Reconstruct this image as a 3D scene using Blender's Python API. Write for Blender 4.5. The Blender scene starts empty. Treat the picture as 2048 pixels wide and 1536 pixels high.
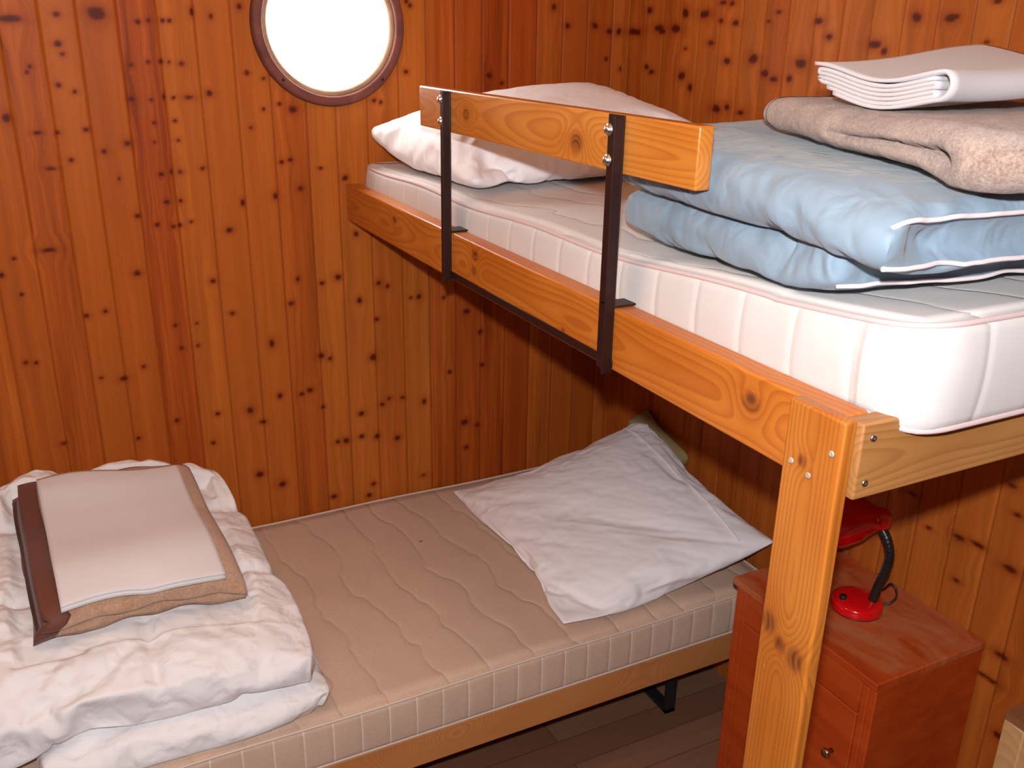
import bpy, bmesh, math, random
import numpy as np
from mathutils import Matrix, Vector

S = bpy.context.scene
COL = S.collection
H = 1.875      # eye height above the floor
YW = 2.6014    # wall with the porthole
XW = 1.7129    # wall beside the upper bunk
random.seed(4)
rng = np.random.default_rng(7)

# ------------------------------------------------------------------ helpers
def _hash(ix, iy, iz, seed):
    m = 0xffffffff
    n = (ix * 374761393 + iy * 668265263 + iz * 1442695041 + seed * 974634777) & m
    n = ((n ^ (n >> 13)) * 1274126177) & m
    n = ((n ^ (n >> 15)) * 668265263) & m
    return ((n ^ (n >> 16)) & 0xffff) / 65535.0

def vn(P, seed=0):
    P = np.asarray(P, float)
    I = np.floor(P).astype(np.int64)
    F = P - I
    F = F * F * F * (F * (F * 6 - 15) + 10)
    r = 0
    for dx in (0, 1):
        for dy in (0, 1):
            for dz in (0, 1):
                w = (F[:, 0] if dx else 1 - F[:, 0]) * (F[:, 1] if dy else 1 - F[:, 1]) * (F[:, 2] if dz else 1 - F[:, 2])
                r = r + w * _hash(I[:, 0] + dx, I[:, 1] + dy, I[:, 2] + dz, seed)
    return r

def fbm(P, seed=0, octv=3):
    r = 0; a = 1; t = 0
    for o in range(octv):
        r = r + a * (vn(P * 2 ** o, seed + o * 11) - .5); t += a; a *= .5
    return r / t

def ridge(P, seed=0, k=2.0):
    return (1 - np.abs(2 * vn(P, seed) - 1)) ** k

def sstep(a, b, x):
    t = np.clip((x - a) / (b - a), 0, 1)
    return t * t * (3 - 2 * t)

def setp(o, label=None, cat=None, group=None, kind=None):
    if label: o['label'] = label
    if cat: o['category'] = cat
    if group: o['group'] = group
    if kind: o['kind'] = kind
    return o

def thing(name, loc, label, cat, group=None):
    o = bpy.data.objects.new(name, None)
    COL.objects.link(o)
    o.location = loc
    o.empty_display_size = .05
    return setp(o, label, cat, group)

def root_of(o):
    while o.parent: o = o.parent
    return o

def link(name, me, mat, parent=None):
    o = bpy.data.objects.new(name, me)
    if mat: me.materials.append(mat)
    COL.objects.link(o)
    if parent is not None: o.parent = parent
    return o

def mk(name, V, F, mat, parent=None, smooth=True, attrs=None):
    """mesh from world-space verts; stored relative to the base of its thing"""
    V = np.asarray(V, float)
    off = np.array(root_of(parent).location) if parent is not None else np.zeros(3)
    me = bpy.data.meshes.new(name)
    if isinstance(F, np.ndarray) and F.ndim == 2:
        nv, nf, k = len(V), len(F), F.shape[1]
        me.vertices.add(nv); me.loops.add(nf * k); me.polygons.add(nf)
        me.vertices.foreach_set('co', (V - off).astype(np.float32).ravel())
        me.loops.foreach_set('vertex_index', F.astype(np.int32).ravel())
        me.polygons.foreach_set('loop_start', np.arange(0, nf * k, k, dtype=np.int32))
        me.update(calc_edges=True)
    else:
        me.from_pydata((V - off).tolist(), [], [tuple(int(i) for i in f) for f in F])
        me.update()
    me.validate()
    if smooth: me.polygons.foreach_set('use_smooth', np.ones(len(me.polygons), bool))
    for k, a in (attrs or {}).items():
        a = np.asarray(a, np.float32)
        if a.ndim == 1:
            t = me.attributes.new(k, 'FLOAT', 'POINT'); t.data.foreach_set('value', a)
        else:
            t = me.attributes.new(k, 'FLOAT_VECTOR', 'POINT'); t.data.foreach_set('vector', a.ravel())
    return link(name, me, mat, parent)

def gridF(n, m, wrap=False):
    """faces of an n x m vertex grid (m fastest); wrap closes the m direction"""
    i, j = np.meshgrid(np.arange(n - 1), np.arange(m if wrap else m - 1), indexing='ij')
    j2 = (j + 1) % m
    return np.stack([i * m + j, i * m + j2, (i + 1) * m + j2, (i + 1) * m + j], -1).reshape(-1, 4)

def vnormals(V, F):
    n = np.zeros_like(V)
    fn = np.cross(V[F[:, 2]] - V[F[:, 0]], V[F[:, 3]] - V[F[:, 1]])
    for k in range(4): np.add.at(n, F[:, k], fn)
    return n / (np.linalg.norm(n, axis=1)[:, None] + 1e-12)

def box(name, lo, hi, mat, parent=None, bev=.003, seg=2, wood=None, rot=None, smooth=False):
    """bevelled board; wood = (axis along the grain, axis across, random offset)"""
    lo = Vector(lo); hi = Vector(hi); c = (lo + hi) / 2
    bm = bmesh.new(); bmesh.ops.create_cube(bm, size=1)
    for v in bm.verts: v.co = Vector((v.co[i] * (hi[i] - lo[i]) for i in range(3)))
    if bev: bmesh.ops.bevel(bm, geom=bm.edges[:], offset=bev, segments=seg, profile=.5, affect='EDGES')
    co = np.array([v.co[:] for v in bm.verts])
    loc = co.copy()
    if rot is not None: co = co @ np.array(rot).T
    V = co + np.array(c)
    F = [[v.index for v in f.verts] for f in bm.faces]
    bm.verts.index_update(); bm.free()
    a, b, off = wood or (0, 1, 0)
    t = 3 - a - b
    wp = np.stack([loc[:, a] + off * 3.7, loc[:, b] + off * .0, loc[:, t]], 1)
    o = mk(name, V, F, mat, parent, smooth=True, attrs={'wp': wp})
    # keep big faces flat
    n = o.data
    sm = [p.area < 1.2 * (bev + .001) * max((hi - lo)) for p in n.polygons]
    n.polygons.foreach_set('use_smooth', sm)
    return o

def tube(name, P, r, mat, parent=None, seg=8, closed=False, attrs=None, flat=1.0):
    P = np.asarray(P, float); n = len(P)
    T = np.gradient(P, axis=0)
    if closed: T = np.roll(P, -1, 0) - np.roll(P, 1, 0)
    T /= np.linalg.norm(T, axis=1)[:, None] + 1e-12
    u = np.cross(T[0], [0, 0, 1.0])
    if np.linalg.norm(u) < .1: u = np.cross(T[0], [1.0, 0, 0])
    u /= np.linalg.norm(u)
    r = np.broadcast_to(r, (n,))
    V = []
    for i in range(n):
        u = u - T[i] * (u @ T[i]); u /= np.linalg.norm(u)
        w = np.cross(T[i], u)
        for k in range(seg):
            a = 2 * math.pi * k / seg
            V.append(P[i] + r[i] * (math.cos(a) * u + math.sin(a) * w * flat))
    V = np.array(V)
    F = gridF(n, seg, True).tolist()
    if closed:
        F += [[(n - 1) * seg + k, (n - 1) * seg + (k + 1) % seg, (k + 1) % seg, k] for k in range(seg)]
    else:
        F += [list(range(seg))[::-1], [(n - 1) * seg + k for k in range(seg)]]
    return mk(name, V, F, mat, parent)

def smooth_path(pts, n=60):
    pts = np.asarray(pts, float)
    q = np.vstack([2 * pts[0] - pts[1], pts, 2 * pts[-1] - pts[-2]])
    out = []
    m = len(pts) - 1
    for t in np.linspace(0, m - 1e-9, n):
        i = int(t); f = t - i
        p0, p1, p2, p3 = q[i], q[i + 1], q[i + 2], q[i + 3]
        out.append(.5 * ((2 * p1) + (-p0 + p2) * f + (2 * p0 - 5 * p1 + 4 * p2 - p3) * f * f + (-p0 + 3 * p1 - 3 * p2 + p3) * f ** 3))
    return np.array(out)

def lathe(name, prof, mat, parent, c, axis=(0, 0, 1), seg=48, loop=False):
    """prof: (radius, height) pairs turned about axis at c"""
    ax = Vector(axis).normalized()
    R = ax.to_track_quat('Z', 'Y').to_matrix()
    prof = np.asarray(prof + prof[:1] if loop else prof, float)
    a = np.linspace(0, 2 * math.pi, seg, endpoint=False)
    V = np.stack([prof[:, 0][:, None] * np.cos(a), prof[:, 0][:, None] * np.sin(a), np.repeat(prof[:, 1][:, None], seg, 1)], -1).reshape(-1, 3)
    V = V @ np.array(R).T + np.array(c)
    F = gridF(len(prof), seg, True).tolist()
    if loop: pass
    elif prof[0, 0] > 1e-6: F.append(list(range(seg))[::-1])
    if not loop and prof[-1, 0] > 1e-6: F.append([(len(prof) - 1) * seg + k for k in range(seg)])
    return mk(name, V, F, mat, parent)

def rpoly(pts, rad, N, start=None):
    """rounded polygon, N points evenly spaced along its outline"""
    pts = [np.array(p, float) for p in pts]; n = len(pts)
    rad = rad if hasattr(rad, '__len__') else [rad] * n
    out = []
    for i in range(n):
        p, a, b = pts[i], pts[i - 1], pts[(i + 1) % n]
        da = (a - p) / np.linalg.norm(a - p); db = (b - p) / np.linalg.norm(b - p)
        r = min(rad[i], .48 * np.linalg.norm(a - p), .48 * np.linalg.norm(b - p))
        for t in np.linspace(0, 1, 14):
            out.append((1 - t) ** 2 * (p + da * r) + 2 * t * (1 - t) * p + t * t * (p + db * r))
    out = np.array(out + [out[0]])
    d = np.concatenate([[0], np.cumsum(np.linalg.norm(np.diff(out, axis=0), axis=1))])
    s = np.linspace(0, d[-1], N, endpoint=False)
    return np.stack([np.interp(s, d, out[:, 0]), np.interp(s, d, out[:, 1])], 1)

class Loaf:
    """soft slab over an outline: rings of vertices from the top centre over the rim to the bottom centre"""
    def __init__(s, outline, center, zrim, ztop, zbot, edge, M=60, pw=2.0, dense=1.6):
        O = np.asarray(outline); N = len(O); c = np.array(center, float)
        t = np.linspace(0.02, 1, M)
        rho = 1 - (1 - t) ** dense
        def surf(rhos, zf, sign):
            L = []
            for r in rhos:
                xy = c + (O - c) * r
                d = np.linalg.norm(O - c, axis=1) * (1 - r)
                q = np.clip(1 - d / edge, 0, 1)
                p = (1 - q ** pw) ** (1 / pw)
                zr = zrim(xy[:, 0], xy[:, 1])
                L.append(np.column_stack([xy, zr + (zf(xy[:, 0], xy[:, 1]) - zr) * p]))
            return L
        top = surf(rho, ztop, 1)
        bot = surf(rho[::-1][1:], zbot, -1)
        s.N, s.M = N, M
        s.V = np.vstack(top + bot)
        s.rho = np.concatenate([np.repeat(rho, N), np.repeat(rho[::-1][1:], N)])
        s.istop = np.concatenate([np.ones(M * N, bool), np.zeros((M - 1) * N, bool)])
        s.F = gridF(2 * M - 1, N, True)[:, ::-1].copy()
        n = vnormals(s.V, s.F)
        if n[N * 2, 2] < 0: s.F = s.F[:, ::-1].copy()
        s.c = c
    def disp(s, d):
        s.V = s.V + vnormals(s.V, s.F) * np.asarray(d)[:, None]
        return s
    def build(s, name, mat, parent=None, attrs=None):
        F = s.F.tolist(); N = s.N; nr = 2 * s.M - 1
        a = list(range(N)); b = [(nr - 1) * N + k for k in range(N)]
        nrm = vnormals(s.V, s.F)
        V = np.vstack([s.V, s.V[a].mean(0), s.V[b].mean(0)])
        ct, cb = len(V) - 2, len(V) - 1
        up = nrm[0, 2] > 0
        for k in range(N):
            k2 = (k + 1) % N
            F.append([ct, k, k2] if s._ccw() else [ct, k2, k])
            F.append([cb, b[k2], b[k]] if s._ccw() else [cb, b[k], b[k2]])
        at = {k: np.concatenate([v, v[:1] * 0 + v[0], v[-1:]]) for k, v in (attrs or {}).items()}
        return mk(name, V, F, mat, parent, attrs=at)
    def _ccw(s):
        p = s.V[:s.N, :2]; q = np.roll(p, -1, 0)
        return (p[:, 0] * q[:, 1] - q[:, 0] * p[:, 1]).sum() > 0
    def ring(s, k):
        return s.V[k * s.N:(k + 1) * s.N]

def merged(loaves):
    V = np.vstack([l.V for l in loaves]); F = []; o = 0
    for l in loaves:
        N = l.N; nr = 2 * l.M - 1
        F += (l.F + o).tolist()
        F.append([o + k for k in range(N)] if l._ccw() else [o + k for k in range(N)][::-1])
        b = [o + (nr - 1) * N + k for k in range(N)]
        F.append(b[::-1] if l._ccw() else b)
        o += len(l.V)
    return V, F

def foldstrip(name, path, thick, mapf, K, mat, parent, wmin=0., wmax=1., attrs=None):
    """cloth of a given thickness following a 2D fold path, extruded along w"""
    P = np.asarray(path, float); n = len(P)
    T = np.gradient(P, axis=0); T /= np.linalg.norm(T, axis=1)[:, None] + 1e-12
    Nn = np.stack([-T[:, 1], T[:, 0]], 1)
    th = thick / 2
    loop = np.vstack([P + Nn * th, (P - Nn * th)[::-1]])
    m = len(loop)
    ws = np.linspace(wmin, wmax, K)
    V = np.vstack([mapf(loop[:, 0], loop[:, 1], np.full(m, w)) for w in ws])
    F = gridF(K, m, True).tolist()
    for base, fl in ((0, False), ((K - 1) * m, True)):
        for i in range(n - 1):
            q = [base + i, base + i + 1, base + m - 2 - i, base + m - 1 - i]
            F.append(q[::-1] if not fl else q)
    o = mk(name, V, F, mat, parent)
    bm = bmesh.new(); bm.from_mesh(o.data); bmesh.ops.recalc_face_normals(bm, faces=bm.faces[:]); bm.to_mesh(o.data); bm.free()
    return o

def zigzag(n, sp, u0, u1, z0=0., step=.012):
    pts = []
    for i in range(n):
        z = z0 + i * sp
        a, b = (u0, u1) if i % 2 == 0 else (u1, u0)
        k = max(6, int(abs(b - a) / step))
        for t in np.linspace(0, 1, k): pts.append((a + (b - a) * t, z))
        if i < n - 1:
            s = 1 if i % 2 == 0 else -1
            for t in np.linspace(0, 1, 7)[1:-1]:
                an = -math.pi / 2 + math.pi * t
                pts.append((b + s * math.cos(an) * sp / 2, z + sp / 2 + math.sin(an) * sp / 2))
    return np.array(pts)

# ------------------------------------------------------------------ materials
class G:
    def __init__(s, name):
        s.m = bpy.data.materials.new(name); s.m.use_nodes = True
        s.t = s.m.node_tree; s.t.nodes.clear()
    def n(s, typ, props=None, **ins):
        nd = s.t.nodes.new('ShaderNode' + typ)
        for k, v in (props or {}).items(): setattr(nd, k, v)
        for k, v in ins.items():
            key = int(k[1:]) if k[0] == '_' else k.replace('_', ' ')
            s.set(nd.inputs[key], v)
        return nd
    def set(s, sock, v):
        if isinstance(v, bpy.types.NodeSocket): s.t.links.new(v, sock)
        else: sock.default_value = v
    def math(s, op, a, b=0., c=None, clamp=False):
        nd = s.t.nodes.new('ShaderNodeMath'); nd.operation = op; nd.use_clamp = clamp
        s.set(nd.inputs[0], a); s.set(nd.inputs[1], b)
        if c is not None: s.set(nd.inputs[2], c)
        return nd.outputs[0]
    def vmul(s, v, xyz):
        nd = s.n('VectorMath', {'operation': 'MULTIPLY'}); s.set(nd.inputs[0], v); s.set(nd.inputs[1], xyz); return nd.outputs[0]
    def vadd(s, v, xyz):
        nd = s.n('VectorMath', {'operation': 'ADD'}); s.set(nd.inputs[0], v); s.set(nd.inputs[1], xyz); return nd.outputs[0]
    def noise(s, vec, scale=1., detail=3., rough=.55, dist=0.):
        nd = s.n('TexNoise', None, Vector=vec, Scale=scale, Detail=detail, Roughness=rough, Distortion=dist); return nd.outputs['Fac']
    def ramp(s, f, stops):
        nd = s.n('ValToRGB', None, Fac=f); e = nd.color_ramp.elements
        while len(e) < len(stops): e.new(.5)
        for x, (p, c) in zip(e, stops): x.position = p; x.color = (*c, 1) if len(c) == 3 else c
        return nd.outputs['Color']
    def mix(s, f, a, b, mode='MIX'):
        nd = s.n('Mix', {'data_type': 'RGBA', 'blend_type': mode})
        s.set(nd.inputs[0], f)
        s.set(nd.inputs[6], a if not isinstance(a, tuple) else (*a, 1)); s.set(nd.inputs[7], b if not isinstance(b, tuple) else (*b, 1))
        return nd.outputs[2]
    def attr(s, name): return s.n('Attribute', {'attribute_name': name})
    def sep(s, v):
        nd = s.n('SeparateXYZ', None, Vector=v); return nd.outputs
    def comb(s, x, y, z):
        return s.n('CombineXYZ', None, X=x, Y=y, Z=z).outputs[0]
    def bump(s, h, strength=.3, dist=.002, nrm=None):
        nd = s.n('Bump', None, Height=h, Strength=strength, Distance=dist)
        if nrm is not None: s.set(nd.inputs['Normal'], nrm)
        return nd.outputs[0]
    def out(s, **kw):
        b = s.n('BsdfPrincipled')
        for k, v in kw.items():
            key = k.replace('_', ' ')
            if isinstance(v, tuple) and len(v) == 3: v = (*v, 1)
            s.set(b.inputs[key], v)
        o = s.n('OutputMaterial'); s.t.links.new(b.outputs[0], o.inputs[0])
        return s.m

def mat_wall():
    g = G('knotty_pine_panelling')
    wv = g.attr('wv').outputs['Vector']; kn = g.sep(g.attr('kn').outputs['Vector']); pr = g.sep(g.attr('pr').outputs['Vector'])
    fine = g.noise(g.vmul(wv, (230, 5, 31)), 1, 2.5, .6)
    broad = g.noise(g.vmul(wv, (46, 1.1, 13)), 1, 2, .5)
    big = g.noise(g.vmul(wv, (6, 1.6, 5)), 1, 2, .5)
    f = g.math('ADD', g.math('MULTIPLY', fine, .34), g.math('ADD', g.math('MULTIPLY', broad, .62), g.math('MULTIPLY', big, .24)))
    f = g.math('SUBTRACT', f, .06)
    c = g.ramp(f, [(.36, (.165, .021, .003)), (.50, (.28, .045, .006)), (.60, (.36, .070, .010)), (.74, (.47, .110, .017))])
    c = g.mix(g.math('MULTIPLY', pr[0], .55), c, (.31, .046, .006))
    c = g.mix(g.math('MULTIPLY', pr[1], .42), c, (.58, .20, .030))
    c = g.mix(g.math('MULTIPLY', kn[1], .75), c, (.21, .028, .005))
    c = g.mix(g.math('MULTIPLY', kn[0], .88), c, (.065, .008, .004))
    c = g.mix(g.math('MULTIPLY', kn[2], .32), c, (.12, .016, .004))
    nb = g.bump(f, .10, .002)
    return g.out(Base_Color=c, Roughness=.45, Normal=nb, Specular_IOR_Level=.09)

def mat_board(name, c0, c1, c2, freq=95., knots=(), depth=.05, rough=.38, seed=0., wob=.03, worn=0., coat=0., zamp=None):
    """varnished pine board: growth rings cut at a slant, bent round its knots"""
    g = G(name)
    wp = g.attr('wp').outputs['Vector']; x, y, z = g.sep(wp)
    n1 = g.noise(g.vadd(g.vmul(wp, (1.7, 5, 5)), (seed, seed * 1.7, 0)), 1, 2, .5)
    n2 = g.noise(g.vadd(g.vmul(wp, (1.1, 1, 1)), (seed * 2.3, 3, 7)), 1, 1.5, .5)
    ya = g.math('ADD', y, g.math('MULTIPLY', g.math('SUBTRACT', n1, .5), wob))
    zz = g.math('ADD', g.math('ADD', z, g.math('MULTIPLY', g.math('SUBTRACT', n2, .5), depth * 4 if zamp is None else zamp)), depth)
    r = g.math('SQRT', g.math('ADD', g.math('MULTIPLY', ya, ya), g.math('MULTIPLY', zz, zz)))
    kd = None; kh = None
    for (kx, ky, kr, ks) in knots:
        dx = g.math('MULTIPLY', g.math('SUBTRACT', x, kx), .8); dy = g.math('SUBTRACT', y, ky)
        d = g.math('SQRT', g.math('ADD', g.math('MULTIPLY', dx, dx), g.math('MULTIPLY', dy, dy)))
        e = g.math('DIVIDE', d, kr)
        ex = g.math('POWER', 2.718, g.math('MULTIPLY', g.math('MULTIPLY', e, e), -.22))
        r = g.math('ADD', r, g.math('MULTIPLY', ex, ks))
        k = g.math('POWER', 2.718, g.math('MULTIPLY', g.math('POWER', e, 4.), -1.))
        kd = k if kd is None else g.math('MAXIMUM', kd, k)
        kh = ex if kh is None else g.math('MAXIMUM', kh, ex)
    ph = g.math('MULTIPLY', r, freq)
    fr = g.math('FRACT', ph)
    band = g.math('MULTIPLY', g.math('POWER', fr, 2.2), g.math('SUBTRACT', 1, g.math('POWER', fr, 14.)))
    fine = g.noise(g.vmul(wp, (9, 420, 420)), 1, 2, .6)
    blot = g.noise(g.vadd(g.vmul(wp, (4, 14, 14)), (seed, 0, 1)), 1, 2, .5)
    c = g.ramp(blot, [(.3, c0), (.7, c1)])
    c = g.mix(g.math('MULTIPLY', band, .75), c, c2)
    c = g.mix(g.math('MULTIPLY', fine, .28), c, c2)
    if kd is not None:
        c = g.mix(g.math('MULTIPLY', kh, .25), c, c2)
        rings = g.math('ADD', .74, g.math('MULTIPLY', g.math('SINE', g.math('MULTIPLY', r, 900)), .25))
        c = g.mix(g.math('MULTIPLY', kd, rings), c, (.13, .03, .008))
    if worn:
        scr = g.noise(g.vadd(g.vmul(wp, (60, 300, 100)), (5, 5, 5)), 1, 1, .5)
        c = g.mix(g.math('MULTIPLY', g.math('GREATER_THAN', scr, .80), worn), c, (.75, .5, .25))
    nb = g.bump(g.math('ADD', g.math('MULTIPLY', fine, .6), g.math('MULTIPLY', band, .3)), .12, .0015)
    return g.out(Base_Color=c, Roughness=rough, Normal=nb, Specular_IOR_Level=.4, Coat_Weight=coat, Coat_Roughness=.12)

def mat_fabric(name, col, var=.06, weave=900., bump=.12, rough=.85, sheen=.15, blot=5., crease=None):
    g = G(name)
    p = g.n('NewGeometry').outputs['Position']
    a = g.noise(g.vmul(p, (1, 1, 1)), blot, 3, .5)
    w = g.noise(p, weave, 1.5, .6)
    dark = tuple(k * (1 - var * 2) for k in col); lite = tuple(min(1, k * (1 + var)) for k in col)
    c = g.ramp(g.math('ADD', g.math('MULTIPLY', a, .7), g.math('MULTIPLY', w, .3)), [(.3, dark), (.7, lite)])
    h = g.math('MULTIPLY', w, .4)
    nb = g.bump(h, bump, .001)
    if crease:
        sc, st, ds = crease
        q = g.n('TexNoise', None, Vector=p, Scale=sc, Detail=2.5, Roughness=.5, Distortion=.35).outputs['Fac']
        nb = g.bump(q, st, ds, nb)
    return g.out(Base_Color=c, Roughness=rough, Normal=nb, Sheen_Weight=sheen, Specular_IOR_Level=.2)

def mat_wool(name, c0, c1, sc=260.):
    g = G(name)
    p = g.n('NewGeometry').outputs['Position']
    a = g.noise(g.vmul(p, (1, 1, 1)), sc, 4, .75)
    b = g.noise(p, 22, 3, .6, 1.)
    f = g.math('ADD', g.math('MULTIPLY', a, .65), g.math('MULTIPLY', b, .35))
    c = g.ramp(f, [(.36, c0), (.62, c1)])
    return g.out(Base_Color=c, Roughness=.95, Normal=g.bump(a, .8, .004), Sheen_Weight=.4, Specular_IOR_Level=.1)

def mat_mattress(name, col, line, spacing, quilt=0., speck=0., spot=None):
    """ticking: stitched lines down the sides (su = metres round the edge, 1 on the side), quilting on top"""
    g = G(name)
    su = g.sep(g.attr('su').outputs['Vector'])
    p = g.n('NewGeometry').outputs['Position']
    s = g.math('DIVIDE', su[0], spacing)
    fr = g.math('ABSOLUTE', g.math('SUBTRACT', g.math('FRACT', s), .5))
    wig = g.noise(p, 40, 1, .5)
    w1 = g.math('LESS_THAN', g.math('MULTIPLY', g.math('ADD', fr, g.math('MULTIPLY', g.math('SUBTRACT', wig, .5), .012)), spacing), .0017)
    ln = g.math('MULTIPLY', w1, su[1])
    groove = g.math('MULTIPLY', g.math('POWER', 2.718, g.math('MULTIPLY', g.math('POWER', g.math('DIVIDE', g.math('MULTIPLY', fr, spacing), .007), 2.), -1.)), g.math('MULTIPLY', su[1], .4))
    h = g.math('MULTIPLY', groove, -1.)
    a = g.noise(g.vmul(p, (1, 1, 1)), 9, 3, .55)
    c = g.ramp(a, [(.3, tuple(k * .92 for k in col)), (.7, col)])
    if speck:
        sp = g.noise(p, 330, 2.5, .7)
        c = g.mix(g.math('MULTIPLY', g.math('SUBTRACT', sp, .3), speck, clamp=True), c, tuple(k * .45 for k in col))
    if spot:
        dv_ = g.n('VectorMath', {'operation': 'DISTANCE'}); g.set(dv_.inputs[0], p); g.set(dv_.inputs[1], spot)
        c = g.mix(g.math('MULTIPLY', g.math('LESS_THAN', g.math('ADD', dv_.outputs['Value'], g.math('MULTIPLY', wig, .006)), .009), .75), c, (.16, .08, .04))
    c = g.mix(g.math('MULTIPLY', ln, .55), c, line)
    if quilt:
        px, py, pz = g.sep(p)
        q = g.math('ADD', px, g.math('MULTIPLY', g.noise(p, 5, 2, .5), .16))
        q = g.math('ADD', q, g.math('MULTIPLY', py, .12))
        qf = g.math('ABSOLUTE', g.math('SUBTRACT', g.math('FRACT', g.math('DIVIDE', q, quilt)), .5))
        qg = g.math('MULTIPLY', g.math('POWER', 2.718, g.math('MULTIPLY', qf, -16.)), g.math('SUBTRACT', 1, su[1]))
        h = g.math('SUBTRACT', h, g.math('MULTIPLY', qg, 1.))
    nb = g.bump(h, .55, .006)
    nb = g.bump(g.noise(p, 700, 1.5, .6), .1, .001, nb)
    return g.out(Base_Color=c, Roughness=.8, Normal=nb, Sheen_Weight=.1, Specular_IOR_Level=.2)

def mat_plain(name, col, rough=.4, metal=0., noise=.0, scale=60., coat=0., spec=.5, bump=0.):
    g = G(name)
    p = g.n('NewGeometry').outputs['Position']
    a = g.noise(p, scale, 3, .6)
    c = g.ramp(a, [(.3, tuple(k * (1 - noise) for k in col)), (.7, tuple(min(1, k * (1 + noise)) for k in col))])
    kw = dict(Base_Color=c, Roughness=rough, Metallic=metal, Coat_Weight=coat, Specular_IOR_Level=spec)
    if bump: kw['Normal'] = g.bump(a, bump, .001)
    return g.out(**kw)

def mat_floor():
    g = G('brown_laminate')
    p = g.n('NewGeometry').outputs['Position']
    b = g.n('TexBrick', {'offset': .37}, Vector=p, Scale=1., Mortar_Size=.0012, Brick_Width=1.1, Row_Height=.095, Color1=(.20, .085, .05, 1), Color2=(.29, .14, .085, 1), Mortar=(.06, .025, .015, 1))
    st = g.noise(g.vmul(p, (3, 60, 1)), 1, 4, .6)
    c = g.mix(g.math('MULTIPLY', st, .6), b.outputs['Color'], (.13, .055, .03))
    return g.out(Base_Color=c, Roughness=.45, Normal=g.bump(b.outputs['Fac'], -.2, .001))

def mat_nightstand(name, worn):
    g = G(name)
    p = g.n('NewGeometry').outputs['Position']
    st = g.noise(g.vmul(p, (14, 3, 30)), 1, 3, .6)
    c = g.ramp(st, [(.3, (.36, .042, .006)), (.7, (.46, .070, .011))])
    if worn:
        w = g.noise(g.vmul(p, (9, 4, 1)), 1, 4, .7, .6)
        c = g.mix(g.ramp(w, [(.42, (0, 0, 0)), (.62, (.7, .7, .7))]), c, (.47, .18, .075))
    r = .38 if not worn else .5
    return g.out(Base_Color=c, Roughness=r, Specular_IOR_Level=.2)

M_WALL = mat_wall()
M_FLOOR = mat_floor()
M_CEIL = mat_plain('ceiling_boards', (.62, .33, .14), .6, noise=.1, scale=8)
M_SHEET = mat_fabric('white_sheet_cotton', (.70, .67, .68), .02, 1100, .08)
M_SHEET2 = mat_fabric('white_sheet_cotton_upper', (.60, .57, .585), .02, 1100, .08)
M_PILLOW = mat_fabric('white_pillowcase', (.86, .83, .85), .02, 1000, .08, crease=(7., .35, .012))
M_DUVET = mat_fabric('white_duvet_cotton', (.81, .79, .80), .02, 1000, .08, crease=(15., .85, .020))
M_BLUE = mat_fabric('pale_blue_cotton', (.235, .315, .395), .03, 1000, .06, rough=.7, crease=(16., .7, .017))
M_BLUEPIPE = mat_fabric('pinkish_white_piping', (.78, .66, .66), .02, 900, .1)
M_WOOL_UP = mat_wool('grey_brown_wool', (.20, .125, .10), (.52, .37, .30))
M_WOOL_LO = mat_wool('tan_wool', (.42, .22, .125), (.62, .39, .26), 200)
M_BIND = mat_fabric('blanket_binding', (.15, .05, .032), .05, 700, .1, rough=.6)
M_BIND2 = mat_fabric('grey_binding', (.33, .22, .20), .05, 700, .1, rough=.7)
M_MATT_UP = mat_mattress('cream_ticking', (.63, .585, .565), (.73, .70, .69), .10, quilt=.13)
M_MATT_LO = mat_mattress('beige_ticking', (.66, .47, .355), (.85, .74, .64), .066, quilt=.115, speck=.9, spot=(0.882, 2.279, 0.452))
M_PIPE_UP = mat_fabric('pink_edge_piping', (.62, .46, .45), .03, 900, .1)
M_PIPE_LO = mat_fabric('beige_edge_piping', (.62, .50, .42), .03, 900, .1)
M_IRON = mat_plain('dark_brown_enamel', (.020, .005, .004), .45, noise=.15, spec=.3)
M_STEEL = mat_plain('zinc_steel', (.58, .57, .55), .32, 1., noise=.15, scale=200)
M_BLACK = mat_plain('black_metal', (.012, .011, .011), .4)
M_RED = mat_plain('red_enamel', (.62, .004, .006), .18, coat=.5)
M_BLKPL = mat_plain('black_plastic', (.010, .010, .010), .35)
M_BRASS = mat_plain('old_brass', (.45, .30, .14), .3, 1., noise=.2)
M_NIGHT = mat_nightstand('red_brown_veneer', False)
M_NIGHTTOP = mat_nightstand('worn_red_brown_top', True)
M_BEDRAIL = mat_board('beech_bed_rail', (.50, .20, .062), (.58, .245, .08), (.40, .145, .04), 260, depth=.2, seed=2., rough=.45)
M_TABLE = mat_board('pale_chipboard_edge', (.45, .25, .10), (.52, .30, .13), (.36, .18, .07), 200, depth=.2, seed=5., rough=.6)
M_TABLETOP = mat_plain('brown_table_top', (.20, .075, .03), .5, noise=.2, scale=30)
M_RING = mat_plain('purple_brown_window_ring', (.17, .055, .042), .65, noise=.3, scale=14, spec=.2)
M_TRIM = mat_plain('grey_gold_window_trim', (.36, .22, .13), .5, noise=.2, scale=20)
P0, P1, P2 = (.48, .135, .013), (.60, .205, .027), (.29, .055, .006)
M_RAIL = mat_board('varnished_pine_rail', P0, P1, P2, 120, knots=[(-.79, .012, .014, .030), (.07, .028, .012, .02), (.075, -.006, .010, .014), (.55, .018, .010, .012), (-.30, -.03, .005, .01)], seed=1.3, worn=.5)
M_GUARD = mat_board('varnished_pine_guard', (.53, .18, .022), (.64, .26, .045), (.33, .08, .009), 130, knots=[(-.185, -.010, .016, .045), (.25, .0, .012, -.03)], seed=3.1, depth=.035, wob=.05, coat=.5)
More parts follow.
